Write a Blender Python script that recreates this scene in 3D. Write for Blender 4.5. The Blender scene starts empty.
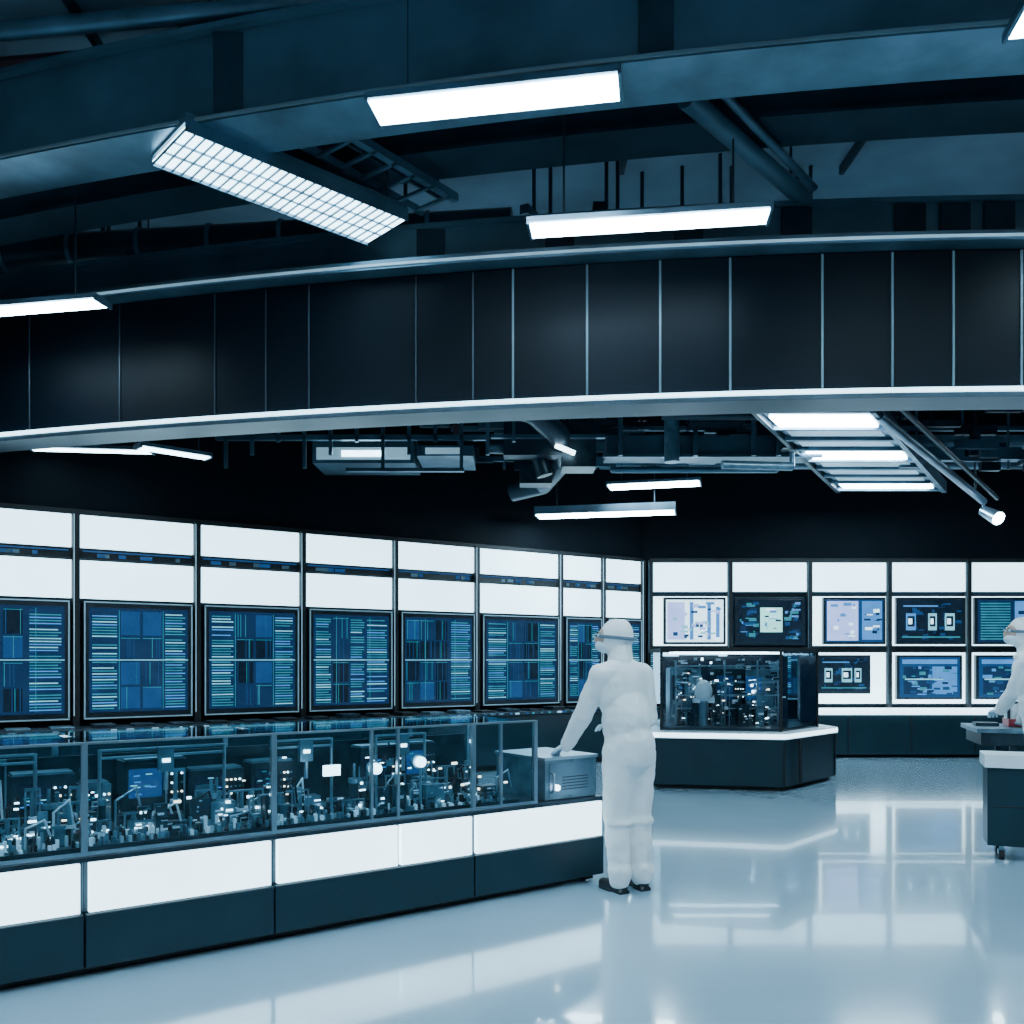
import bpy, math, random
from mathutils import Vector, Matrix, Euler
random.seed(7)
scene=bpy.context.scene
F=900.0; CH=1.5
# ------------------------------------------------------------------ materials
def mat(name,col,rough=0.5,metal=0.0,var=0.15,scale=6.0,emit=None,es=0.0,spec=0.5,bump=0.0,coat=0.0,mis=False):
    m=bpy.data.materials.new(name); m.use_nodes=True
    nt=m.node_tree; b=nt.nodes['Principled BSDF']
    tc=nt.nodes.new('ShaderNodeTexCoord'); n=nt.nodes.new('ShaderNodeTexNoise')
    n.inputs['Scale'].default_value=scale; n.inputs['Detail'].default_value=4
    nt.links.new(tc.outputs['Object'],n.inputs['Vector'])
    r=nt.nodes.new('ShaderNodeValToRGB')
    c1=[max(0,c*(1-var)) for c in col]; c2=[min(1,c*(1+var)) for c in col]
    r.color_ramp.elements[0].position=0.3; r.color_ramp.elements[1].position=0.7
    r.color_ramp.elements[0].color=(*c1,1); r.color_ramp.elements[1].color=(*c2,1)
    nt.links.new(n.outputs['Fac'],r.inputs['Fac']); nt.links.new(r.outputs['Color'],b.inputs['Base Color'])
    b.inputs['Roughness'].default_value=rough; b.inputs['Metallic'].default_value=metal
    b.inputs['Specular IOR Level'].default_value=spec
    b.inputs['Coat Weight'].default_value=coat
    if bump:
        bp=nt.nodes.new('ShaderNodeBump'); bp.inputs['Strength'].default_value=bump; bp.inputs['Distance'].default_value=.03
        nt.links.new(n.outputs['Fac'],bp.inputs['Height']); nt.links.new(bp.outputs['Normal'],b.inputs['Normal'])
    if emit:
        b.inputs['Emission Color'].default_value=(*emit,1)
        mr=nt.nodes.new('ShaderNodeMapRange')
        mr.inputs['To Min'].default_value=es*(1-var); mr.inputs['To Max'].default_value=es*(1+var)
        nt.links.new(n.outputs['Fac'],mr.inputs['Value']); nt.links.new(mr.outputs['Result'],b.inputs['Emission Strength'])
        if not mis: m.cycles.emission_sampling='NONE'
    return m
def glassmat(name,tint,refl=0.12):
    m=bpy.data.materials.new(name); m.use_nodes=True; nt=m.node_tree
    for n in list(nt.nodes): nt.nodes.remove(n)
    o=nt.nodes.new('ShaderNodeOutputMaterial'); mx=nt.nodes.new('ShaderNodeMixShader')
    t=nt.nodes.new('ShaderNodeBsdfTransparent'); t.inputs['Color'].default_value=(*tint,1)
    g=nt.nodes.new('ShaderNodeBsdfGlossy'); g.inputs['Roughness'].default_value=0.03
    g.inputs['Color'].default_value=(0.85,0.95,1,1)
    lw=nt.nodes.new('ShaderNodeLayerWeight'); lw.inputs['Blend'].default_value=refl
    ns=nt.nodes.new('ShaderNodeTexNoise'); ns.inputs['Scale'].default_value=3
    mm=nt.nodes.new('ShaderNodeMath'); mm.operation='MULTIPLY_ADD'; mm.inputs[1].default_value=0.04
    nt.links.new(ns.outputs['Fac'],mm.inputs[0]); nt.links.new(lw.outputs['Fresnel'],mm.inputs[2])
    nt.links.new(mm.outputs[0],mx.inputs['Fac']); nt.links.new(t.outputs[0],mx.inputs[1]); nt.links.new(g.outputs[0],mx.inputs[2])
    nt.links.new(mx.outputs[0],o.inputs['Surface']); return m

M={}
M['floor']=mat('floor_epoxy',(0.28,0.42,0.52),0.13,0,0.05,1.2,spec=0.85,coat=0.35)
M['ceil']=mat('ceiling_slab',(0.20,0.27,0.33),0.8,0,0.35,0.8)
M['black']=mat('matte_black',(0.005,0.007,0.010),0.6,0,0.2)
M['wallblk']=mat('black_wall',(0.004,0.007,0.011),0.7,0,0.2,1,spec=0.10)
M['fascia']=mat('fascia_panel',(0.0025,0.006,0.011),0.42,0.0,0.4,0.7,spec=0.09)
M['steel']=mat('steel_blue',(0.14,0.22,0.29),0.35,0.7,0.35,2.5)
M['beam']=mat('beam_paint',(0.105,0.165,0.215),0.38,0.45,0.35,1.3)
M['dbeam']=mat('dark_beam',(0.034,0.056,0.077),0.4,0.5,0.3,2)
M['rust']=mat('reddish_pipe',(0.17,0.08,0.09),0.5,0.4,0.3,2)
M['alu']=mat('aluminium',(0.38,0.51,0.60),0.28,0.9,0.15,5)
M['base']=mat('counter_slate',(0.012,0.030,0.042),0.36,0.1,0.15,3)
M['kick']=mat('kick_black',(0.006,0.008,0.01),0.6)
M['white']=mat('white_laminate',(0.74,0.84,0.90),0.3,0,0.04)
W=(0.50,0.83,1.0)
M['panel']=mat('light_panel',(0.7,0.82,0.9),0.3,0,0.16,1.0,emit=W,es=4.2,mis=True)
M['cpanel']=mat('counter_light_panel',(0.7,0.82,0.9),0.3,0,0.12,1.6,emit=(.56,.85,1),es=4.2,mis=True)
M['lamp']=mat('lamp_diffuser',(0.9,0.95,1),0.4,0,0.03,4,emit=(0.58,0.85,1.0),es=40,mis=True)
M['lamp2']=mat('lamp_tube_dim',(0.9,0.95,1),0.4,0,0.1,4,emit=(0.56,0.85,1.0),es=12,mis=True)
M['strip']=mat('led_strip',(0.8,0.9,1),0.4,0,0.25,1.0,emit=(0.45,0.82,1.0),es=4.0,mis=True)
M['cstrip']=mat('case_fill_strip',(0.8,0.9,1),0.4,0,0.25,1.0,emit=(0.55,0.85,1.0),es=2.4,mis=True)
M['stripd']=mat('strip_glow_dim',(0.5,0.6,0.7),0.4,0.2,0.4,1.0,emit=(0.35,0.66,0.85),es=0.5)
M['seam']=mat('seam_rim_glow',(0.07,0.13,0.17),0.4,0.4,0.4,1.0,emit=(0.28,0.60,0.80),es=0.06)
M['grate']=mat('louvre_lit',(0.6,0.7,0.75),0.4,0.2,0.4,5,emit=(0.5,0.84,1.0),es=7.5)
M['bezel']=mat('monitor_bezel',(0.012,0.02,0.03),0.3)
M['frame']=mat('monitor_frame_pale',(0.30,0.45,0.55),0.35,0.4,0.1,emit=(0.4,0.8,1),es=0.2)
def scr(n,c,s,v=0.25): M[n]=mat('screen_'+n,(0.01,0.015,0.02),0.2,0,v,5,emit=c,es=s)
scr('navy',(0.008,0.04,0.13),0.75); scr('blue',(0.012,0.085,0.28),0.85); scr('teal',(0.05,0.40,0.55),0.75,0.5)
scr('cyan',(0.22,0.72,0.95),1.3,0.4); scr('pale',(0.50,0.8,1.0),3.0); scr('lilac',(0.34,0.48,1.0),2.0)
scr('dark',(0.005,0.016,0.04),0.6); scr('green',(0.30,0.85,0.85),2.0); scr('sky',(0.06,0.28,0.75),1.4)
M['lamp_small']=mat('indicator_lamp',(0.8,0.9,1),0.4,0,0.3,5,emit=(0.65,0.9,1),es=7)
M['lamp_warm']=mat('indicator_lamp_warm',(1,0.9,0.8),0.4,0,0.3,5,emit=(1.0,0.82,0.62),es=5)
M['mach']=mat('machine_dark',(0.03,0.052,0.07),0.35,0.5,0.4,8)
M['mach2']=mat('machine_mid',(0.17,0.27,0.34),0.35,0.6,0.4,8)
M['glass']=glassmat('clear_glass',(0.82,0.93,0.97),0.20)
M['glassd']=glassmat('smoked_glass',(0.74,0.84,0.90),0.2)
M['suit']=mat('cleanroom_suit',(0.90,0.91,0.92),0.8,0,0.03,8,bump=0.55)
M['glove']=mat('nitrile_glove',(0.70,0.82,0.90),0.45,0,0.05)
M['skin']=mat('skin',(0.60,0.38,0.30),0.5,0,0.06)
M['strap']=mat('goggle_strap',(0.16,0.23,0.30),0.5)
M['shoe']=mat('shoe_black',(0.012,0.016,0.02),0.4)
M['red']=mat('red_plastic',(0.40,0.04,0.06),0.35)
M['rubber']=mat('rubber',(0.01,0.01,0.012),0.6)
# ------------------------------------------------------------------ builder
class B:
    def __init__(s): s.v=[];s.f=[];s.m=[];s.ms=[];s.sm=[]
    def mi(s,k):
        if k not in s.ms: s.ms.append(k)
        return s.ms.index(k)
    def add(s,vs,fs,k,smooth=False):
        o=len(s.v); s.v+= [tuple(v) for v in vs]; i=s.mi(k)
        for f in fs: s.f.append([o+a for a in f]); s.m.append(i); s.sm.append(smooth)
    def box(s,x0,x1,y0,y1,z0,z1,k,rot=None):
        vs=[Vector((x,y,z)) for x in(x0,x1) for y in(y0,y1) for z in(z0,z1)]
        if rot:
            c=Vector(((x0+x1)/2,(y0+y1)/2,(z0+z1)/2)); R=Euler(rot).to_matrix(); vs=[c+R@(v-c) for v in vs]
        s.add(vs,[(0,1,3,2),(4,6,7,5),(0,4,5,1),(2,3,7,6),(0,2,6,4),(1,5,7,3)],k)
    def cyl(s,a,b,r,k,n=14,r2=None,caps=True):
        a=Vector(a);b=Vector(b); r2=r if r2 is None else r2; d=(b-a).normalized()
        u=d.orthogonal().normalized(); w=d.cross(u); vs=[];fs=[]
        for i in range(n):
            t=2*math.pi*i/n; e=u*math.cos(t)+w*math.sin(t); vs+= [a+e*r,b+e*r2]
        for i in range(n):
            j=(i+1)%n; fs.append((2*i,2*j,2*j+1,2*i+1))
        s.add(vs,fs,k,True)
        if caps:
            s.add([vs[2*i] for i in range(n)],[tuple(range(n))[::-1]],k); s.add([vs[2*i+1] for i in range(n)],[tuple(range(n))],k)
    def ell(s,c,r,k,nu=20,nv=12,R=None):
        c=Vector(c); vs=[Vector((0,0,1))]
        for j in range(1,nv):
            p=math.pi*j/nv
            for i in range(nu):
                t=2*math.pi*i/nu; vs.append(Vector((math.sin(p)*math.cos(t),math.sin(p)*math.sin(t),math.cos(p))))
        vs.append(Vector((0,0,-1))); fs=[]
        for i in range(nu): fs.append((0,1+i,1+(i+1)%nu))
        for j in range(nv-2):
            for i in range(nu):
                a=1+j*nu+i; b=1+j*nu+(i+1)%nu; fs.append((a,a+nu,b+nu,b))
        l=len(vs)-1; o=1+(nv-2)*nu
        for i in range(nu): fs.append((l,o+(i+1)%nu,o+i))
        vs=[Vector((v.x*r[0],v.y*r[1],v.z*r[2])) for v in vs]
        if R: vs=[R@v for v in vs]
        s.add([c+v for v in vs],fs,k,True)
    def cap(s,a,r1,b,r2,k='suit'):
        s.cyl(a,b,r1,k,16,r2); s.ell(a,(r1,)*3,k,16,10); s.ell(b,(r2,)*3,k,16,10)
    def prism(s,pts,z0,z1,k):
        n=len(pts); vs=[(x,y,z0) for x,y in pts]+[(x,y,z1) for x,y in pts]
        fs=[tuple(range(n))[::-1],tuple(range(n,2*n))]+[(i,(i+1)%n,n+(i+1)%n,n+i) for i in range(n)]
        s.add(vs,fs,k)
    def tube(s,pts,r,k,n=12):
        for a,b in zip(pts,pts[1:]): s.cyl(a,b,r,k,n)
        for p in pts[1:-1]: s.ell(p,(r,)*3,k,n,8)
    def sweep(s,path,prof,k,smooth=False):
        n=len(prof); vs=[];fs=[]
        for x,y in path:
            for o,z in prof: vs.append((x,y+o,z))
        for i in range(len(path)-1):
            for j in range(n):
                a=i*n+j;b=i*n+(j+1)%n; fs.append((a,b,b+n,a+n))
        fs.append(tuple(range(n))); fs.append(tuple(range((len(path)-1)*n,len(path)*n))[::-1])
        s.add(vs,fs,k,False)
    def obj(s,name,parent=None,mw=None,bevel=0,mods=None):
        me=bpy.data.meshes.new(name); me.from_pydata(s.v,[],s.f)
        for k in s.ms: me.materials.append(M[k])
        me.polygons.foreach_set('material_index',s.m); me.polygons.foreach_set('use_smooth',s.sm); me.update()
        o=bpy.data.objects.new(name,me); scene.collection.objects.link(o)
        if parent: o.parent=parent
        if mw is not None: o.matrix_local=mw
        if bevel:
            bv=o.modifiers.new('bevel','BEVEL'); bv.width=bevel; bv.segments=2; bv.limit_method='ANGLE'
        return o
def empty(name,mw=None):
    e=bpy.data.objects.new(name,None); scene.collection.objects.link(e); e.empty_display_size=0.2
    if mw is not None: e.matrix_world=mw
    return e
def frame(x,y,ang,z=0): return Matrix.Translation((x,y,z))@Matrix.Rotation(ang,4,'Z')
# ------------------------------------------------------------------ room shell
CZ=6.0; CT=CZ-.004
e=(0.822,0.569); LA=math.atan2(e[1],e[0]); WL=frame(-5.32,9.36,LA)
b=B(); b.box(-11,10,-4,15,-0.2,0,'floor'); b.obj('floor')
b=B(); b.box(-11,10,-4,15,CZ,CZ+0.2,'ceil'); b.obj('ceiling')
b=B(); b.box(-6.4,9.08,0,0.2,0,CZ,'wallblk'); b.obj('wall_left',mw=WL)
b=B(); b.box(2.13,9.2,14.52,14.75,0,CZ,'wallblk'); b.obj('wall_back')
b=B(); b.box(9.2,9.4,-3,14.75,0,CZ,'wallblk'); b.obj('wall_right')
b=B(); b.box(-10.7,9.4,-3.2,-3,0,CZ,'wallblk'); b.obj('wall_front')
b=B(); b.box(-10.8,-10.6,-3,5.9,0,CZ,'wallblk'); b.obj('wall_side')
# ------------------------------------------------------------------ left wall of panels + monitors
bay=[0.705+1.28*k for k in range(-4,5)]+[7.31,8.14,8.97]
bay=[t for t in bay if t<5.9]+[7.31-.005,8.14,8.97]
lp=B(); fr=B()
for a,c in zip(bay,bay[1:]):
    lp.box(a+0.045,c-0.045,-0.06,-0.005,2.72,3.07,'panel')
    lp.box(a+0.045,c-0.045,-0.06,-0.005,2.17,2.58,'panel')
    lp.box(a+0.04,c-0.04,-0.04,-0.005,2.60,2.70,'black')
    lp.box(a+0.07,c-0.07,-0.045,-0.041,2.675,2.69,'blue')
    for q in range(5):
        x=random.uniform(a+0.1,c-0.2); lp.box(x,x+random.uniform(.04,.14),-0.05,-0.041,2.62,2.66,random.choice(['seam','blue','seam']))
lp.obj('wall_light_panel',mw=WL)
for x in bay:
    fr.box(x-0.035,x+0.035,-0.10,-0.005,0.0,3.10,'black')
    fr.box(x-0.028,x-0.020,-0.108,-0.101,0.9,3.07,'stripd')
fr.box(bay[0],bay[-1],-0.06,-0.005,3.075,3.13,'black')
fr.obj('wall_panel_frame',mw=WL)

def console_screen(b,x0,x1,z0,z1,y,seed):
    rnd=random.Random(seed+40); w=x1-x0; h=z1-z0
    def q(u0,u1,v0,v1,k,d=0.004): b.box(x0+u0*w,x0+u1*w,y-d,y,z0+v0*h,z0+v1*h,k)
    q(0,1,0,1,'navy',0.002)
    cols=[(0.03,0.27,'t'),(0.31,0.50,'n'),(0.53,0.72,'n'),(0.76,0.97,'t')]
    if seed%4==3: cols=[(0.02,0.20,'n'),(0.22,0.42,'n'),(0.45,0.62,'n'),(0.68,0.97,'t')]
    if seed%4==2: cols=[(0.03,0.22,'t'),(0.25,0.45,'n'),(0.48,0.66,'t'),(0.70,0.97,'t')]
    for u0,u1,t in cols:
        if t=='t':
            n=34
            for i in range(n):
                v=0.03+0.94*i/n
                if rnd.random()<0.9: q(u0,u1-rnd.choice([0,0,0.03]),v,v+0.011,rnd.choice(['teal','teal','teal','sky','cyan']),0.006)
                if rnd.random()<0.35: q(u0,u0+rnd.uniform(.03,.1),v+.012,v+0.02,'blue',0.006)
        else:
            for i,(va,vb) in enumerate([(0.03,0.24),(0.26,0.48),(0.52,0.72),(0.74,0.97)]):
                q(u0,u1,va,vb,rnd.choice(['dark','blue','navy','navy','dark']),0.005)
                for kk in range(3):
                    xx=rnd.uniform(u0,u1-0.02); q(xx,xx+0.006,va,vb,rnd.choice(['blue','teal','blue']),0.006)
                if rnd.random()<.6: q(u0,u1,vb-0.012,vb-0.006,'teal',0.006)
    q(0.0,1.0,0.496,0.504,'cyan',0.007)
    for u in(.29,.735): q(u,u+.005,0.02,0.98,'teal',0.007)
for i,(a,c) in enumerate(zip(bay,bay[1:])):
    b=B(); x0=a+0.07;x1=c-0.07
    b.box(x0,x1,-0.12,-0.005,0.86,2.135,'bezel')
    t=0.014
    for bx in [(x0,x1,2.121,2.135),(x0,x1,0.86,0.874)]: b.box(bx[0],bx[1],-0.13,-0.12,bx[2],bx[3],'frame')
    b.box(x0,x0+t,-0.13,-0.12,0.88,2.115,'frame'); b.box(x1-t,x1,-0.13,-0.12,0.88,2.115,'frame')
    console_screen(b,x0+0.05,x1-0.05,0.93,2.07,-0.122,i)
    b.obj('wall_monitor',mw=WL)
b=B()
b.box(-4.2,8.3,-0.62,-0.14,0.08,0.74,'base'); b.box(-4.2,8.3,-0.66,-0.14,0.745,0.79,'mach'); b.box(-4.1,8.2,-0.56,-0.2,0.0,0.08,'kick')
for i in range(90):
    x=-4.1+12.2*i/90+random.uniform(0,.05); b.box(x,x+random.uniform(.03,.09),-0.665,-0.655,0.755,0.78,random.choice(['stripd','blue','teal','mach2']))
for i in range(30):
    x=-4+12*i/30; h=random.uniform(.02,.05); b.box(x,x+.22,-0.55,-0.3,0.79,0.79+h,random.choice(['mach','mach2','black']))
b.obj('wall_console',mw=WL,bevel=0.005)
# ------------------------------------------------------------------ back wall
WB=frame(0,14.5,0)
bx=[2.22+1.275*k for k in range(0,6)]
lp=B(); fr=B()
for a,c in zip(bx,bx[1:]):
    lp.box(a+.045,c-.045,-.06,0.0,2.60,3.06,'panel')
for x in bx: fr.box(x-.04,x+.04,-.10,0.0,0,3.10,'black'); fr.box(x-.035,x-.025,-.108,-.101,0.8,3.06,'seam')
fr.box(bx[0],bx[-1],-.06,0,3.07,3.13,'black'); fr.box(bx[0]+.05,bx[-1]-.05,-.05,0,1.64,1.71,'black')
sur={(0,1):1,(1,1):0,(2,1):1,(3,1):1,(4,1):1,(0,0):1,(1,0):0,(2,0):1,(3,0):1,(4,0):1}
for (i,r),on in sur.items():
    a,c=bx[i],bx[i+1]; z0,z1=((1.73,2.52) if r else (0.80,1.62))
    lp.box(a+.045,c-.045,-.05,0,z0,z1,'cpanel' if on else 'dark')
lp.obj('wall_light_panel',mw=WB); fr.obj('wall_panel_frame',mw=WB)
mseed=[0]
def mon(x0,x1,z0,z1,kind):
    mseed[0]+=1; rnd=random.Random(mseed[0]+9)
    b=B(); b.box(x0,x1,-.13,-.055,z0,z1,'bezel'); w=x1-x0;h=z1-z0
    def q(u0,u1,v0,v1,k,d=.004): b.box(x0+u0*w,x0+u1*w,-.13-d,-.13,z0+v0*h,z0+v1*h,k)
    def fine(u0,u1,v0,v1,n,ks):
        for _ in range(n):
            a=rnd.uniform(u0,u1-.06); v=rnd.uniform(v0,v1-.04); q(a,min(u1,a+rnd.uniform(.02,.14)),v,min(v1,v+rnd.uniform(.015,.08)),rnd.choice(ks),.008+rnd.random()*.003)
    if kind=='pale':
        q(.04,.96,.05,.95,'pale'); q(.06,.34,.1,.9,'lilac',.006); q(.42,.48,.1,.9,'sky',.006); q(.70,.76,.1,.9,'sky',.006); q(.84,.9,.15,.8,'sky',.006); fine(.08,.92,.1,.9,34,['sky','cyan','lilac','blue'])
    elif kind=='dark':
        q(.04,.96,.05,.95,'dark'); q(.36,.68,.26,.78,'green',.006); fine(.38,.66,.28,.76,12,['navy','cyan','pale','sky']); fine(.06,.34,.1,.9,30,['navy','blue','sky','teal']); fine(.70,.94,.1,.9,30,['navy','blue','sky','teal'])
    elif kind=='lilac':
        q(.04,.96,.05,.95,'blue'); q(.06,.56,.08,.92,'lilac',.006); q(.62,.94,.1,.92,'sky',.006); fine(.08,.54,.1,.9,22,['sky','pale','lilac']); fine(.62,.94,.1,.9,18,['navy','pale','sky'])
    elif kind=='icons':
        q(.04,.96,.05,.95,'dark'); fine(.06,.94,.08,.92,44,['navy','blue','dark','blue'])
        for u in(.14,.46,.70):
            ww=rnd.uniform(.12,.2); q(u,u+ww,.30,.66,rnd.choice(['cyan','sky']),.012); q(u+.02,u+ww-.02,.38,.60,'dark',.014); q(u+.03,u+ww*.6,.43,.55,'pale',.016)
        q(.08,.92,.14,.17,'teal',.012); q(.1,.6,.8,.83,'sky',.012)
    elif kind=='stripes':
        q(.04,.96,.05,.95,'navy')
        for i in range(14): q(.08,.5,.1+.058*i,.13+.058*i,'teal',.006)
        q(.56,.94,.1,.92,'sky',.006); fine(.58,.92,.12,.9,14,['cyan','navy','pale'])
    else:
        q(.04,.96,.05,.95,'blue'); q(.08,.92,.80,.9,'sky',.006); q(.1,.5,.12,.74,'navy',.006); q(.54,.92,.12,.74,'sky',.006); fine(.08,.92,.1,.76,44,['blue','blue','sky','teal','navy','sky']); q(.12,.7,.44,.47,'cyan',.012)
    b.obj('wall_monitor',mw=WB,bevel=.008)
kinds=['pale','dark','lilac','icons','stripes']
for i,k in enumerate(kinds):
    a=bx[i]; mon(a+(.20,.07,.20,.09,.07)[i],a+1.275-(.08,.10,.08,.08,.07)[i],1.75,2.50,k)
for i in range(5):
    a=bx[i]; mon(a+(.45,.2,.10,.10,.09)[i],a+1.275-(.2,.2,.32,.13,.09)[i],(1.0,1.0,.96,.87,.87)[i],1.58,['data','stripes','icons','data','data'][i])
b=B(); b.box(3.2,9.0,13.78,14.38,.05,.66,'base'); b.box(3.2,9.05,13.72,14.38,.665,.735,'cpanel'); b.box(3.3,8.9,13.9,14.3,0,.05,'kick')  # console's white top is given a glow to look lit
for i in range(6): b.box(3.2+i*.97,3.215+i*.97,13.765,13.78,.08,.64,'kick')
b.obj('back_console',bevel=.005)
# ------------------------------------------------------------------ foreground display counter
cang=math.atan2(.585,.811); CM=frame(-2.29,4.03,cang)
root=empty('display_counter',CM)
mods=[-1.9,-0.75,0.347,1.273,2.543,3.6]
b=B()
for a,c in zip(mods,mods[1:]):
    b.box(a+.004,c-.004,0,.85,.045,.30,'base')
    b.box(a+.0,c-.0,.04,.81,.30,.545,'base')
b.box(mods[0],mods[-1],0.0,.85,.545,.575,'mach')
b.obj('base_cabinet',root,bevel=.006)
b=B()
for a,c in zip(mods[:-2],mods[1:-1]):
    if c!=2.543: b.box(a+.02,c-.02,.004,.038,.308,.54,'cpanel')
b.box(1.273+.02,2.01,.002,.039,.309,.541,'cpanel'); b.box(2.036,2.523,.002,.039,.309,.541,'cpanel')
b.box(2.543+.02,3.58,.004,.038,.308,.54,'cpanel'); b.box(3.562,3.596,.05,.8,.308,.54,'cpanel')
b.obj('light_front',root)
b=B()
for a in mods: 
    for y in(.1,.75): b.cyl((a+(.12 if a<3.5 else -.12),y,0),(a+(.12 if a<3.5 else -.12),y,.05),.03,'rubber')
b.box(mods[0],mods[-1]-.05,.06,.08,.01,.045,'kick')
b.obj('feet',root)
b=B(); g=B()
GT=1.10
ends=mods[:-1]+[3.02]
for i,(a,c) in enumerate(zip(ends,ends[1:])):
    top=GT
    g.box(a+.02,c-.02,.02,.028,.58,top,'glass'); g.box(a+.02,c-.02,.80,.808,.58,top,'glass')
    g.box(a+.02,c-.02,.03,.80,top,top+.008,'glass')
for a in ends+[2.02,1.85,2.75]:
    t=.008 if a in(2.02,1.85,2.75) else .014
    b.box(a-t,a+t,.008,.03,.575,GT+.01,'alu')
    if t>.012: b.box(a-t,a+t,.80,.82,.575,GT+.01,'alu')
b.box(ends[0],ends[-1],.01,.022,GT,GT+.012,'alu'); b.box(ends[0],ends[-1],.01,.026,.576,.592,'alu')
b.box(ends[0],ends[-1],.79,.80,GT-.02,GT-.010,'cstrip')  # fill strip added inside the case to light the equipment
g.obj('glass_case',root); b.obj('glass_frame',root)
def clutter(b,x0,x1,y0,y1,z0,zmax,n,rnd,lamps=0.25):
    for i in range(n):
        x=rnd.uniform(x0,x1);y=rnd.uniform(y0,y1); t=rnd.random(); k=rnd.choice(['mach','mach','mach','mach2','dbeam','mach2'])
        w=rnd.uniform(.02,.07); h=rnd.uniform(.06,zmax-z0)
        if t<.35:
            h*=.7
            b.box(x-w,x+w,y-w*.7,y+w*.7,z0,z0+h*.8,k)
            for q in range(rnd.randint(4,12)):
                zz=z0+rnd.uniform(.02,h*.75); xx=x+rnd.uniform(-w*.9,w*.4)
                b.box(xx,xx+rnd.uniform(.006,.04),y-w*.7-.006,y-w*.7,zz,zz+rnd.uniform(.004,.012),rnd.choice(['stripd','lamp_small','white','mach2','alu','black']))
        elif t<.55:
            b.cyl((x,y,z0),(x,y,z0+h*.6),w*.5,k); b.cyl((x,y,z0+h*.6),(x,y,z0+h*.7),w*.65,'mach2'); b.cyl((x,y,z0+h*.7),(x,y,z0+h),w*.15,'mach2')
        elif t<.8:
            b.box(x-w*1.3,x+w*1.3,y-.01,y+.01,z0+h*.85,z0+h*.9,'mach2'); 
            b.cyl((x-w*1.2,y,z0),(x-w*1.2,y,z0+h*.9),.005,'alu',8); b.cyl((x+w*1.2,y,z0),(x+w*1.2,y,z0+h*.9),.005,'alu',8)
            b.cyl((x,y,z0+h*.4),(x,y,z0+h*.85),.012,'mach2'); b.box(x-w*.6,x+w*.6,y-.02,y+.02,z0+h*.35,z0+h*.42,'white')
        else:
            p=[(x,y,z0),(x,y,z0+h*.6),(x+w*1.5,y,z0+h*.8),(x+w*2,y,z0+h*.3)]; b.tube(p,.006,rnd.choice(['alu','rubber','white']),8)
        if rnd.random()<lamps:
            zz=z0+rnd.uniform(.02,(zmax-z0)*.8); b.box(x,x+rnd.uniform(.01,.04),y-.09,y-.08,zz,zz+rnd.uniform(.004,.014),rnd.choice(['lamp_small','lamp_small','lamp_warm']))
def instrument(b,x,y,w,d,h,z0,rnd):
    b.box(x,x+w,y,y+d,z0,z0+h,rnd.choice(['mach','base','mach2','dbeam']))
    b.box(x+.01,x+w-.01,y+.01,y+d-.01,z0+h,z0+h+.012,'mach2')
    b.box(x+w*.08,x+w*.6,y-.004,y,z0+h*.45,z0+h*.88,rnd.choice(['navy','dark','blue','dark']))
    for i in range(9):
        xx=x+w*rnd.uniform(.1,.5); zz=z0+h*rnd.uniform(.48,.84); b.box(xx,xx+w*.1,y-.007,y-.004,zz,zz+.006,rnd.choice(['teal','cyan','sky','lamp_small']))
    for i in range(4):
        for j in range(3): b.cyl((x+w*(.68+.08*i),y-.006,z0+h*(.5+.14*j)),(x+w*(.68+.08*i),y,z0+h*(.5+.14*j)),.006,rnd.choice(['alu','mach2','lamp_small','lamp_warm']),8)
    b.box(x+w*.08,x+w*.92,y-.012,y,z0+h*.12,z0+h*.2,'alu')
rnd=random.Random(3)
b=B()
b.box(-1.8,2.95,.10,.75,.576,.60,'mach')
clutter(b,-1.7,2.85,.18,.42,.60,.90,170,rnd,.3)
clutter(b,-1.7,2.85,.42,.60,.60,1.05,60,rnd,.2)
x=-1.7
while x<2.6:
    w=rnd.uniform(.14,.34); 
    if rnd.random()<.85: instrument(b,x,.50+rnd.uniform(-.06,.05),w,.16,rnd.uniform(.18,.42),.60,rnd)
    x+=w+rnd.uniform(.01,.08)
for x0,x1 in((-1.6,-.85),(-.55,.2),(.5,1.15),(1.45,1.8),(2.1,2.45)):   # gantry rails over the benches
    for z in(.98,1.02): b.box(x0,x1,.44,.46,z,z+.012,'alu')
    for x in(x0,x1): b.cyl((x,.45,.6),(x,.45,1.03),.010,'alu',8)
    xm=(x0+x1)/2; b.box(xm-.04,xm+.04,.41,.44,.90,1.03,'mach2'); b.cyl((xm,.42,.8),(xm,.42,.9),.012,'alu'); b.box(xm-.02,xm+.02,.405,.41,.95,.97,'lamp_small')
for r_ in range(3):
    for i in range(230):
        x=-1.75+4.6*i/230
        if rnd.random()<.7: b.box(x,x+.013,.11+.05*r_,.14+.05*r_,.60,.60+rnd.uniform(.01,.04+.02*r_),rnd.choice(['mach2','alu','stripd','mach','white','alu','black']))
for x,z in((1.95,.86),(2.25,.88)):
    b.cyl((x,.14,z),(x,.17,z),.032,'lamp_small'); b.cyl((x,.155,.6),(x,.155,z-.03),.008,'alu'); b.cyl((x,.172,z),(x,.2,z),.045,'mach2')
b.box(1.62,1.72,.15,.17,.84,.90,'lamp_small'); b.cyl((1.67,.16,.6),(1.67,.16,.84),.007,'alu')
b.box(-1.8,2.95,.755,.765,.6,.98,'mach')
b.obj('case_equipment',root)
b=B(); b.box(3.12,3.56,.04,.60,.578,.84,'mach2'); b.box(3.11,3.57,.03,.61,.84,.86,'alu'); b.box(3.15,3.53,.035,.04,.60,.82,'steel')
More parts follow.
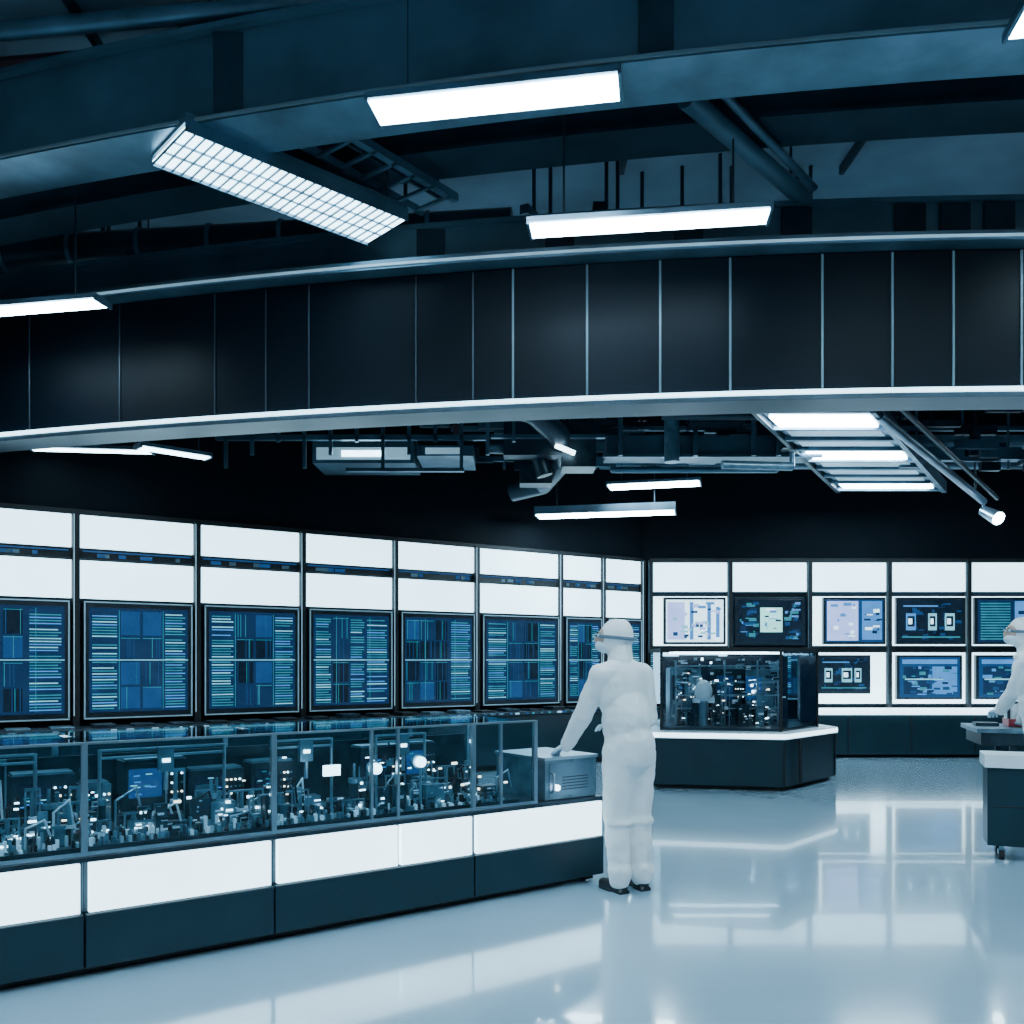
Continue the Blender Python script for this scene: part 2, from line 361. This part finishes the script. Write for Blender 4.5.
b.cyl((3.2,.034,.66),(3.2,.005,.66),.02,'lamp_small'); b.tube([(3.16,.03,.63),(3.16,-.0,.64),(3.16,-.0,.75),(3.16,.03,.76)],.009,'alu')
for i in range(5): b.box(3.26,3.48,.03,.036,.64+i*.02,.645+i*.02,'kick')
b.obj('control_box',root,bevel=.01)
# ------------------------------------------------------------------ central case
root=empty('machine_display_case',Matrix())
P=[(1.6,10.5),(3.1,10.2),(4.07,11.25),(3.9,12.4),(1.7,12.6)]
def inset(P,t):
    cx=sum(p[0] for p in P)/len(P); cy=sum(p[1] for p in P)/len(P); return [(cx+(x-cx)*t,cy+(y-cy)*t) for x,y in P]
b=B(); b.prism(inset(P,.97),.05,.585,'base'); b.prism(inset(P,.9),0,.05,'kick'); b.obj('base_cabinet',root,bevel=.006)
b=B(); b.prism(P,.59,.665,'white'); b.prism(inset(P,1.002),.60,.655,'cpanel'); b.obj('top_slab',root)  # white slab wrapped in a glowing skin so it looks brightly lit
b=B()
for (x,y) in inset(P,.975)[:3]: b.cyl((x,y,.06),(x,y,.58),.012,'kick',8)
b.cyl((3.35,10.455,.06),(3.35,10.455,.58),.02,'kick',8)
b.obj('seams',root)
Q=[(1.78,10.72),(3.12,10.44),(3.80,11.2),(3.62,12.1),(1.88,12.3)]
g=B()
for i in range(5):
    a=Vector(Q[i]);c=Vector(Q[(i+1)%5]); g.add([(a.x,a.y,.668),(c.x,c.y,.668),(c.x,c.y,1.60),(a.x,a.y,1.60)],[(0,1,2,3)],'glassd')
g.obj('glass_walls',root)
b=B(); b.prism(inset(Q,1.01),1.60,1.645,'black'); b.prism(inset(Q,.98),.667,.70,'mach')
for p in Q: b.cyl((p[0],p[1],.667),(p[0],p[1],1.6),.018,'black',8)
b.box(1.95,3.6,11.75,11.8,.7,1.55,'dark')  # board added to keep the inside dark against the bright wall
b.box(1.95,3.1,10.86,10.89,1.575,1.598,'lamp2'); b.box(1.98,3.4,11.3,11.34,1.575,1.598,'lamp2')  # glowing strips added under the lid to brighten the interior
b.obj('case_frame',root)
b=B(); rnd=random.Random(11)
clutter(b,2.0,3.25,10.95,11.6,.70,1.5,100,rnd,.4)
for x in(1.95,2.5,2.85): instrument(b,x,11.1,.38,.3,rnd.uniform(.4,.7),.7,rnd)
for i in range(260):
    x=rnd.uniform(1.95,3.3); z=rnd.uniform(.75,1.5); y=rnd.uniform(10.95,11.3); w=rnd.uniform(.01,.09)
    b.box(x,x+w,y,y+.02,z,z+rnd.uniform(.008,.04),rnd.choice(['alu','mach2','mach2','stripd','mach','white','mach','mach2','alu','alu','lamp_small']))
b.ell((2.33,10.95,1.12),(.11,.08,.14),'white'); b.cyl((2.33,10.95,.7),(2.33,10.95,1.0),.06,'alu'); b.box(2.2,2.46,10.92,11.0,.98,1.04,'white')  # white blob on a stand, modelled in place of a reflected figure
for z in(.9,1.06,1.22,1.42): b.box(2.0,3.25,11.0,11.03,z,z+.016,'alu')
for x in(2.0,2.6,3.0,3.25): b.cyl((x,11.0,.7),(x,11.0,1.5),.012,'alu',8)
b.obj('machine',root)
# ------------------------------------------------------------------ cart, table on right
CR=frame(3.54,6.74,math.radians(-22))
b=B(); b.box(.02,1.1,.02,.34,.11,.69,'base'); b.box(0,1.12,0,.36,.695,.79,'white')
b.box(.06,1.06,.015,.02,.40,.41,'kick')
for x in(.12,1.0):
    for y in(.08,.28):
        b.cyl((x,y,.11),(x,y,.075),.015,'alu'); b.cyl((x-.018,y,.037),(x+.018,y,.037),.037,'rubber'); b.box(x-.026,x+.026,y-.012,y+.012,.04,.085,'alu')
b.obj('equipment_cart',mw=CR,bevel=.006)
TR=frame(4.02,7.78,math.radians(-16))
b=B(); b.box(0,1.7,0,.7,.87,.91,'mach2'); b.box(.04,1.66,.04,.66,.76,.868,'mach')
for x in(.3,1.6):
    for y in(.1,.62): b.box(x-.025,x+.025,y-.025,y+.025,0,.76,'mach')
b.box(.3,1.6,.12,.6,.25,.28,'mach')
b.obj('work_table',mw=TR,bevel=.004)
b=B(); b.box(.30,.62,.24,.46,.912,.98,'red'); b.cyl((.36,.35,.98),(.36,.35,1.12),.07,'white'); b.cyl((.52,.34,.98),(.52,.34,1.18),.04,'red')
b.tube([(.31,.28,.98),(.31,.28,1.12),(.5,.28,1.14)],.012,'mach'); b.box(.05,.24,.3,.45,.912,.94,'mach')
b.obj('bench_instrument',mw=TR,bevel=.01)
# ------------------------------------------------------------------ bulkhead ring
def crv(x,c=7.4,a=-.1507,bb=.0158): return c+a*x+bb*x*x
def crv2(x,c=5.48): return c-.197*x+.0153*x*x
xs=[-5.75+ (9.1+5.75)*i/60 for i in range(61)]
path=[(x,crv(x)) for x in xs]
b=B()
b.sweep(path,[(0,3.64),(0.06,3.64),(.06,4.72),(0,4.72)],'fascia')
b.sweep(path,[(-.02,3.56),(.36,3.56),(.36,3.60),(-.02,3.60)],'dbeam')
b.sweep(path,[(-.05,3.60),(.0,3.60),(.0,3.632),(-.05,3.632)],'strip')
b.sweep(path,[(-.16,4.725),(.3,4.725),(.3,4.76),(-.16,4.80)],'steel')
b.sweep(path,[(-.175,4.745),(-.163,4.745),(-.163,4.765),(-.175,4.765)],'stripd')  # dim glow put on the ledge edge for the light it catches
b.sweep(path,[(.10,4.80),(.16,4.80),(.16,5.14),(.10,5.14)],'beam')
b.sweep(path,[(.06,5.14),(.22,5.14),(.22,5.18),(.06,5.18)],'beam')
b.sweep(path,[(.33,3.60),(.36,3.60),(.36,4.7),(.33,4.7)],'black')
def solve(u,c):
    x=0
    for _ in range(40): x=(u-512)/F*c(x)
    return x
for u in(-60,30,120,215,266,309,416,473,513,587,660,730,822,892,953,1021,1090,1160,1240):
    x=solve(u,crv); w=.008 if u<500 else .014
    y=crv(x); b.box(x-w*.6,x+w*.6,y-.012,y-.001,3.65,4.71,'dbeam' if u<500 else 'seam')
for u in(430,560,690,800,915,960,1005):
    x=solve(u,crv); b.box(x-.12,x+.12,crv(x)+.07,crv(x)+.099,4.81,5.13,'dbeam')
b.obj('ceiling_bulkhead')
# ------------------------------------------------------------------ ceiling beams / ducts
xs2=[-9+18*i/60 for i in range(61)]
b=B()
p2=[(x,crv2(x)) for x in xs2]
b.sweep(p2,[(0,5.05),(.28,5.05),(.28,5.62),(0,5.62)],'beam')
b.sweep(p2,[(-.08,5.0),(.36,5.0),(.36,5.045),(-.08,5.045)],'steel')
b.sweep(p2,[(-.06,5.62),(.32,5.62),(.32,5.66),(-.06,5.66)],'beam')
b.sweep(p2,[(-.095,5.01),(-.085,5.01),(-.085,5.03),(-.095,5.03)],'seam')  # faint glow stands in for light along the beam's lower rim
for x in(-8,-4,-1.5,1.5,4,8): b.cyl((x,crv2(x)+.14,5.66),(x,crv2(x)+.14,CT),.03,'dbeam')
for x in(-1.95,.75): b.box(x,x+.2,crv2(x)-.05,crv2(x)-.012,5.05,5.6,'dbeam')
b.obj('ceiling_beam')
b=B(); p3=[(x,crv2(x,6.65)) for x in xs2 if x>-6.2]
b.sweep(p3,[(0,5.34),(.30,5.34),(.30,5.62),(0,5.62)],'dbeam'); b.sweep(p3,[(-.05,5.30),(.35,5.30),(.35,5.335),(-.05,5.335)],'dbeam')
for x in(-5,-2,1,4,8): b.cyl((x,crv2(x,6.65)+.14,5.62),(x,crv2(x,6.65)+.14,CT),.03,'dbeam')
b.obj('ceiling_beam')
b=B()
for j,(y0,z,r,k) in enumerate([(6.3,5.82,.06,'rust'),(6.55,5.86,.04,'steel'),(6.0,5.85,.05,'rust'),(5.6,5.8,.06,'steel'),(5.85,5.72,.04,'rust')]):
    b.cyl((-9,y0+1.2,z),(8.8,y0-.9,z),r,k)
for x in range(-7,9,2):
    b.box(x-.02,x+.02,5.2,8.2,5.92,CT,'dbeam')
b.obj('ceiling_pipes')
b=B()
b.cyl((1.15,5.95,5.22),(2.35,7.25,5.22),.07,'beam'); b.cyl((1.35,5.9,5.25),(2.4,7.15,5.25),.03,'steel')
b.cyl((1.2,6.0,5.22),(1.2,6.0,CT),.012,'dbeam',8); b.cyl((2.2,7.1,5.22),(2.2,7.1,CT),.012,'dbeam',8)
b.obj('conduit_run')
b=B()
for x,y in((.85,8.1),(.95,8.1),(1.2,8.3),(1.55,8.2),(1.85,8.0),(2.0,8.2),(2.6,8.2),(2.72,8.2),(.2,8.2),(.35,8.2),(-3.9,8.7),(-3.6,8.7),(-4.3,8.8)):
    b.cyl((x,y,4.77),(x,y,CT),.018,'dbeam',8)
b.box(.1,2.9,8.05,8.12,5.05,5.10,'dbeam'); b.box(.3,.38,7.6,8.6,5.30,5.38,'beam',rot=(0,0,-.5)); b.box(.7,.82,7.75,8.0,5.3,5.45,'dbeam')
b.box(-4.6,-3.2,8.6,8.68,5.0,5.08,'beam')
b.obj('hanger_rods')
b=B()
for i in range(5):
    x=-3.7+i*.35; b.box(x,x+.2,8.6,8.9,5.35,5.6,'dbeam')
b.cyl((-5.2,8.9,5.5),(0,8.3,5.5),.16,'dbeam'); 
for i in range(7): b.cyl((-5.0+i*.7,8.88-i*.08,5.5),(-4.96+i*.7,8.88-i*.08,5.5),.18,'steel')
b.cyl((-4,8.8,5.5),(-4,8.8,CT),.02,'dbeam'); b.cyl((-1,8.45,5.5),(-1,8.45,CT),.02,'dbeam')
b.obj('air_duct')
def fixture(x0,y0,x1,y1,z,w,k='lamp',top=CT,name='ceiling_light',rods=True,body=.05):
    d=Vector((x1-x0,y1-y0)); L=d.length; a=math.atan2(d.y,d.x); b=B()
    b.box(0,L,-w/2-.03,w/2+.03,.012,body,'steel'); b.box(.02,L-.02,-w/2,w/2,0,.011,k)
    b.box(0,.02,-w/2-.03,w/2+.03,-.005,.012,'steel'); b.box(L-.02,L,-w/2-.03,w/2+.03,-.005,.012,'steel')
    if rods:
        for t in(.15,.85): b.cyl((L*t,0,body),(L*t,0,top-z),.008,'dbeam',8)
    return b.obj(name,mw=frame(x0,y0,a,z))
fixture(-.88,5.66,.66,5.40,4.93,.24)
fixture(.12,6.52,1.81,6.3,4.60,.20)
fixture(-5.0,7.6,-3.30,7.28,4.38,.16)
fixture(2.70,4.85,4.2,4.6,4.93,.26)
for x in(-6.5,-3.6,-.6,2.4,5.4):
    for y in(-1.2,1.3,3.4): fixture(x,y,x+1.5,y-.1,4.95,.28)  # extra unseen fixtures, added over and behind the camera to light the room
fixture(4.2,6.1,5.9,5.95,4.8,.24)
fixture(-4.95,9.25,-3.75,9.40,3.66,.12,'lamp2'); fixture(-3.75,9.0,-3.2,9.5,3.62,.14,'lamp2')
fixture(1.3,12.2,2.5,11.9,3.83,.34,'lamp'); fixture(.35,12.75,2.25,12.35,3.52,.34,'lamp',body=.12)
fixture(6.8,11.8,8.2,11.7,4.3,.3)
# louvre tray
b=B(); A=Vector((-2.30,6.02)); C=Vector((-1.00,7.22)); d=(C-A); L=d.length; ang=math.atan2(d.y,d.x)
b.box(0,L,-.27,.27,.012,.022,'grate')
for i in range(26): b.box(i*L/26,i*L/26+.012,-.28,.28,0.0,.010,'steel')
for y in(-.285,.275): b.box(0,L,y,y+.012,-.01,.08,'steel')
for y in(-.08,.08): b.box(0,L,y,y+.008,-.004,.010,'steel')
b.box(.0,L,-.27,.27,.05,.12,'beam')
for t in(.1,.9):
    for y in(-.25,.25): b.cyl((L*t,y,.1),(L*t,y,CT-4.95),.01,'dbeam',8)
b.obj('louvre_light_tray',mw=frame(A.x,A.y,ang,4.93))
b=B()
b.box(0,1.3,-.03,.03,0,.06,'steel'); b.box(0,1.3,.35,.38,0,.06,'steel')
for i in range(7): b.box(i*.2,i*.2+.03,-.03,.38,.0,.02,'steel')
b.cyl((.2,.1,.06),(.2,.1,CT-5.15),.01,'dbeam',8); b.cyl((1.2,.1,.06),(1.2,.1,CT-5.15),.01,'dbeam',8); b.box(.15,1.25,.09,.11,.02,.07,'dbeam')
b.obj('cable_tray',mw=frame(-1.25,6.15,math.radians(52),5.15))
# lit coffer
b=B(); N=[(2.43,9.0),(3.58,9.0)]; Fp=[(4.85,13.3),(6.35,13.3)]
def lerp(s,t):
    l=Vector(N[0]).lerp(Vector(Fp[0]),t); r=Vector(N[1]).lerp(Vector(Fp[1]),t); return l.lerp(r,s)
def cof(s0,s1,t0,t1,z0,z1,k):
    pts=[lerp(s0,t0),lerp(s1,t0),lerp(s1,t1),lerp(s0,t1)]; b.prism([(p.x,p.y) for p in pts],z0,z1,k)
cof(0,1,0,1,4.04,4.12,'beam'); cof(.03,.97,.01,.99,4.02,4.035,'mach2')
for t in(.06,.42,.86): cof(.06,.94,t,t+.09,3.995,4.018,'lamp')
for t in(.18,.29,.55,.66,.76): cof(.08,.92,t,t+.07,4.005,4.018,'stripd')
for t in(.0,.16,.27,.38,.52,.63,.74,.84,.97): cof(0,1,t,t+.015,3.98,4.04,'steel')
cof(-.04,0,0,1,3.97,4.14,'dbeam'); cof(1,1.05,0,1,3.97,4.14,'steel')
for s in(.05,.95):
    for t in(.1,.9):
        p=lerp(s,t); b.cyl((p.x,p.y,4.12),(p.x,p.y,CT),.012,'dbeam',8)
b.obj('coffer_light')
b=B(); b.tube([(3.75,9.2,4.0),(6.6,12.6,3.72)],.05,'steel'); b.tube([(3.95,9.2,4.1),(6.9,12.8,3.8)],.03,'dbeam')
b.cyl((6.6,12.6,3.72),(6.6,12.6,3.55),.02,'steel'); b.cyl((6.62,12.65,3.6),(6.7,12.4,3.45),.07,'alu',16,.10); b.cyl((6.7,12.4,3.45),(6.703,12.39,3.443),.09,'lamp')
b.cyl((4.2,9.74,4.0),(4.2,9.74,CT),.014,'dbeam'); b.cyl((6.3,12.24,3.75),(6.3,12.24,CT),.014,'dbeam')
b.obj('track_spotlight')
b=B(); rnd=random.Random(5)
b.box(-2.35,-1.15,10.6,11.3,3.82,4.15,'beam'); b.box(-2.30,-1.2,10.58,10.598,3.86,4.0,'stripd'); b.box(-2.25,-1.3,10.57,10.58,3.88,3.97,'stripd'); b.box(-2.0,-1.5,10.56,10.57,3.89,3.96,'grate')
for i in range(12): b.box(-3.3+i*.30,-3.26+i*.30,10.3,10.34,3.7+.15*(i%3),4.4,'steel')
b.box(-3.4,-.3,10.3,10.36,4.02,4.08,'steel'); b.box(-3.4,-.2,10.5,10.54,4.3,4.36,'steel'); b.box(-1.1,-.45,10.4,11.2,3.86,3.98,'steel'); b.box(-1.0,-.6,10.38,10.399,3.88,3.95,'stripd')
for x in(-3,-.7,-1.9): b.cyl((x,10.33,4.3),(x,10.33,CT),.015,'dbeam')
b.box(-1.9,-.55,10.3,10.36,3.66,3.70,'steel')
b.obj('cable_ladder')
b=B()
pts=[(-.2,10.0,4.4),(.25,10.2,4.3),(.55,10.6,4.15),(.65,11.2,4.0),(.4,11.9,3.82),(.0,12.1,3.76)]
b.tube(pts,.13,'dbeam',18); b.tube([(-.3,10.9,4.1),(.3,11.0,4.1),(.4,11.0,3.75)],.10,'mach',14)
b.box(-.1,.95,10.75,11.0,3.95,4.35,'dbeam'); b.box(.6,1.0,10.7,11.1,3.8,4.3,'mach'); b.box(-.25,1.1,10.6,10.68,4.12,4.16,'steel'); b.box(.1,.5,11.3,11.6,3.72,3.95,'mach')
for p in pts[1:5]: b.cyl((p[0],p[1],p[2]),(p[0],p[1],CT),.014,'dbeam')
b.box(.5,.75,10.55,10.6,3.95,4.0,'lamp_small',rot=(0,.4,0))
b.obj('ventilation_duct')
b=B()
b.box(1.15,3.7,10.9,11.35,3.98,4.22,'beam'); b.box(1.1,3.75,10.86,10.9,3.95,3.99,'steel')
for x in(1.3,1.9,2.2,2.9,3.2): b.cyl((x,10.8,3.95),(x,10.8,CT),.03,'steel')
b.cyl((1.9,10.7,3.85),(1.9,10.7,4.5),.09,'mach2'); b.cyl((1.75,10.5,4.35),(4.6,10.5,4.35),.05,'dbeam')
b.box(2.1,2.75,10.6,10.85,4.3,4.5,'mach'); b.box(3.2,3.5,10.6,10.85,4.0,4.6,'mach')
b.cyl((2.45,10.5,3.78),(3.3,10.6,3.78),.05,'mach2'); b.cyl((3.3,10.6,3.78),(3.3,10.6,3.95),.03,'mach2')
b.tube([(1.3,11.6,4.1),(1.3,11.6,3.95),(3.4,11.6,3.95),(3.4,11.6,4.1)],.04,'steel')
for i in range(95):
    x=rnd.uniform(-1.5,7.5); z=rnd.uniform(3.95,4.75); y=rnd.uniform(11.5,11.75); w=rnd.uniform(.08,.55)
    if y+0<9.36+(x+5.32)/.822*.569-.5: b.box(x,x+w,y,y+.08,z,z+rnd.uniform(.03,.18),rnd.choice(['mach','beam','rust','dbeam','steel','mach2','dbeam']))
b.box(-.8,8.8,11.76,11.82,4.1,4.16,'steel'); b.box(-.8,8.8,11.76,11.82,4.5,4.56,'steel')
for i in range(16): b.cyl((-.7+i*.6,11.79,4.0),(-.7+i*.6,11.79,CT),.018,'steel',8)
b.obj('service_duct')
b=B()
for y,z,r in((9.8,4.75,.08),(10.9,4.9,.15),(12.8,4.6,.1),(13.6,4.45,.07)):
    x0=-5.3+(y-9.36)/.569*.822+.5; b.cyl((x0,y,z),(9.1,y,z),r,'beam')
    for x in(x0+1,4,7.5): b.cyl((x,y,z),(x,y,CT),.015,'dbeam',8)
b.obj('ceiling_pipes')
# ------------------------------------------------------------------ people
tex=bpy.data.textures.new('fabric_folds','CLOUDS'); tex.noise_scale=.09; tex.noise_depth=1
def soft(o,vox,disp=0,it=3):
    r=o.modifiers.new('remesh','REMESH'); r.mode='VOXEL'; r.voxel_size=vox; r.use_smooth_shade=True
    s=o.modifiers.new('smooth','SMOOTH'); s.iterations=it; s.factor=.5
    if disp:
        d=o.modifiers.new('folds','DISPLACE'); d.texture=tex; d.strength=disp; d.mid_level=.5; d.texture_coords='LOCAL'
def ik(S,H,a,c,pole):
    d=H-S; L=min(d.length,(a+c)*.995); u=d.normalized(); x=(a*a-c*c+L*L)/(2*L); h=math.sqrt(max(0,a*a-x*x))
    p=(pole-u*pole.dot(u)).normalized(); return S+u*x+p*h, S+u*L
def hand(b,W_,f,dn,side,k='glove'):
    f=f.normalized(); dn=(dn-f*dn.dot(f)).normalized(); s=f.cross(dn).normalized()*side
    pc=W_+f*.045; R=Matrix((s,f,dn)).transposed()
    b.ell(pc,(.042,.052,.018),k,16,10,R); b.cap(W_-f*.02,.028,W_+f*.02,.026,k)
    for i,(o,l) in enumerate([(.031,.068),(.011,.078),(-.010,.072),(-.030,.056)]):
        a=pc+s*o+f*.035; p1=a+f*l*.45+dn*.004; p2=p1+f*l*.3+dn*.014; p3=p2+f*l*.2+dn*.018
        b.cap(a,.0095,p1,.009,k); b.cap(p1,.009,p2,.0085,k); b.cap(p2,.0085,p3,.0075,k)
    a=W_+f*.018+s*.03; p1=a+s*.028+f*.026+dn*.008; p2=p1+s*.006+f*.03+dn*.012
    b.cap(a,.013,p1,.011,k); b.cap(p1,.011,p2,.009,k)
def person(name,loc,face,hands,lean=.0,scale=1.0,headyaw=0,tilt=0):
    ang=face-math.pi/2
    mw=Matrix.Translation(loc)@Matrix.Rotation(ang,4,'Z')@Matrix.Scale(scale,4); root=empty(name,mw); inv=mw.inverted()
    V=Vector
    b=B()
    ch=V((tilt*.6,.03+lean*.6,1.31)); wa=V((tilt*.3,.0+lean*.25,1.10)); hp=V((0,-.01,.93))
    b.ell(ch,(.185,.135,.22),'suit'); b.ell(ch+V((0,0,.10)),(.165,.115,.10),'suit'); b.ell(wa,(.170,.145,.24),'suit'); b.ell(hp,(.175,.15,.21),'suit')
    nk=V((tilt*.85,.03+lean*.85,1.50)); b.cap(ch+V((0,0,.11)),.085,nk,.068)
    wr=[]
    for s,key in((-1,'L'),(1,'R')):
        S=V((tilt*.7+s*.165,.02+lean*.65,1.405)); b.cap(ch+V((s*.08,0,.10)),.088,S,.074)
        H=inv@V(hands[key]); E,H2=ik(S,H,.29,.26,V((s*.3,-.4,-.8)))
        b.cap(S,.074,E,.064); b.cap(E,.064,H2,.048); b.cyl(H2-(H2-E).normalized()*.03,H2+(H2-E).normalized()*.012,.048,'suit')
        wr.append((s,E,H2))
        hj=V((s*.080,-.005,.90)); kn=V((s*.085,.02,.50)); an=V((s*.085,-.02,.10))
        b.cap(hj,.112,kn,.088); b.cap(kn,.088,an,.070); b.cap(an+V((0,0,.04)),.080,an+V((0,0,-.01)),.072)
        b.ell(kn+V((0,-.02,-.05)),(.092,.085,.05),'suit')
    o=b.obj('coverall',root); soft(o,.009,.020,3)
    b=B()
    for s in(-1,1):
        a=V((s*.085,-.03,.045)); t=V((s*.11,.13,.036)); b.cap(a,.045,t,.036,'shoe'); b.cap(a+V((0,.005,.04)),.045,a,.045,'shoe'); b.box(s*.085-.042,s*.085+.042+.0,-.075,.03,0,.02,'shoe'); b.box(s*.103-.038,s*.103+.038,.03,.155,0,.02,'shoe')
    o=b.obj('shoes',root); soft(o,.008,0,2)
    hc=V((tilt,.05+lean*1.1,1.645)); RY=Matrix.Rotation(headyaw,3,'Z')
    def hp_(x,y,z): return hc+RY@V((x,y,z))
    b=B(); b.ell(hc,(.088,.108,.128),'suit',R=RY); b.ell(hp_(0,-.03,.015),(.091,.088,.112),'suit',R=RY)
    b.cap(hp_(0,-.03,-.06),.076,nk+V((0,-.01,-.02)),.086); b.ell(nk+V((0,0,-.05)),(.14,.105,.05),'suit')
    o=b.obj('hood',root); soft(o,.008,.008,3)
    b=B(); b.ell(hp_(0,.034,.0),(.070,.092,.085),'skin',R=RY); b.ell(hp_(0,.126,-.012),(.014,.018,.024),'skin',R=RY)
    for s in(-1,1): b.ell(hp_(s*.03,.114,.018),(.014,.010,.008),'white',R=RY); b.ell(hp_(s*.03,.122,.018),(.006,.004,.006),'shoe',R=RY); b.box(*(lambda c:(c.x-.012,c.x+.012,c.y-.004,c.y+.004,c.z,c.z+.004))(hp_(s*.03,.117,.034)),'shoe')
    b.obj('face',root)
    b=B(); b.ell(hp_(0,.060,-.050),(.063,.080,.050),'glove',R=RY); b.obj('face_mask',root)
    b=B(); n=28; ring=[]
    for i in range(n+1):
        t=2*math.pi*i/n; ring.append(hp_(.098*math.cos(t),-.010+.122*math.sin(t),.006+.012*math.sin(t)))
    for p,q in zip(ring,ring[1:]): b.cyl(p,q,.007,'strap',8); b.cyl(p-V((0,0,.010)),q-V((0,0,.010)),.006,'strap',8)
    b.ell(hp_(0,.104,.02),(.062,.032,.026),'glassd',R=RY); b.obj('goggles',root)
    for s,E,H in wr:
        b=B(); f=(H-E).normalized(); f=V((f.x,f.y,f.z*.35)).normalized(); hand(b,H,f,V((0,0,-1)),-s*1.0)
        o=b.obj('glove_left' if s<0 else 'glove_right',root); soft(o,.0035,0,1)
    return root
def cpt(t,n,z): return CM@Vector((t,n,z))
person('cleanroom_technician',(0.762,5.86,0),math.radians(118),{'L':cpt(3.30,.06,.905),'R':(0.70,6.14,1.06)},lean=.05,scale=1.0,headyaw=.85,tilt=-.03)
person('cleanroom_technician',(4.36,7.40,0),math.radians(140),{'L':(4.20,7.86,.955),'R':(4.46,7.86,.97)},lean=.08,scale=1.05,headyaw=.6)
# ------------------------------------------------------------------ world + camera
w=bpy.data.worlds.new('World'); scene.world=w; w.use_nodes=True
w.node_tree.nodes['Background'].inputs[0].default_value=(.02,.035,.05,1); w.node_tree.nodes['Background'].inputs[1].default_value=.3
cam=bpy.data.cameras.new('camera'); co=bpy.data.objects.new('camera',cam); scene.collection.objects.link(co)
co.location=(0,0,CH); co.rotation_euler=(math.pi/2,0,0); cam.sensor_width=36; cam.lens=F/1024*36; cam.shift_y=(660-512)/1024; cam.clip_end=100
scene.camera=co
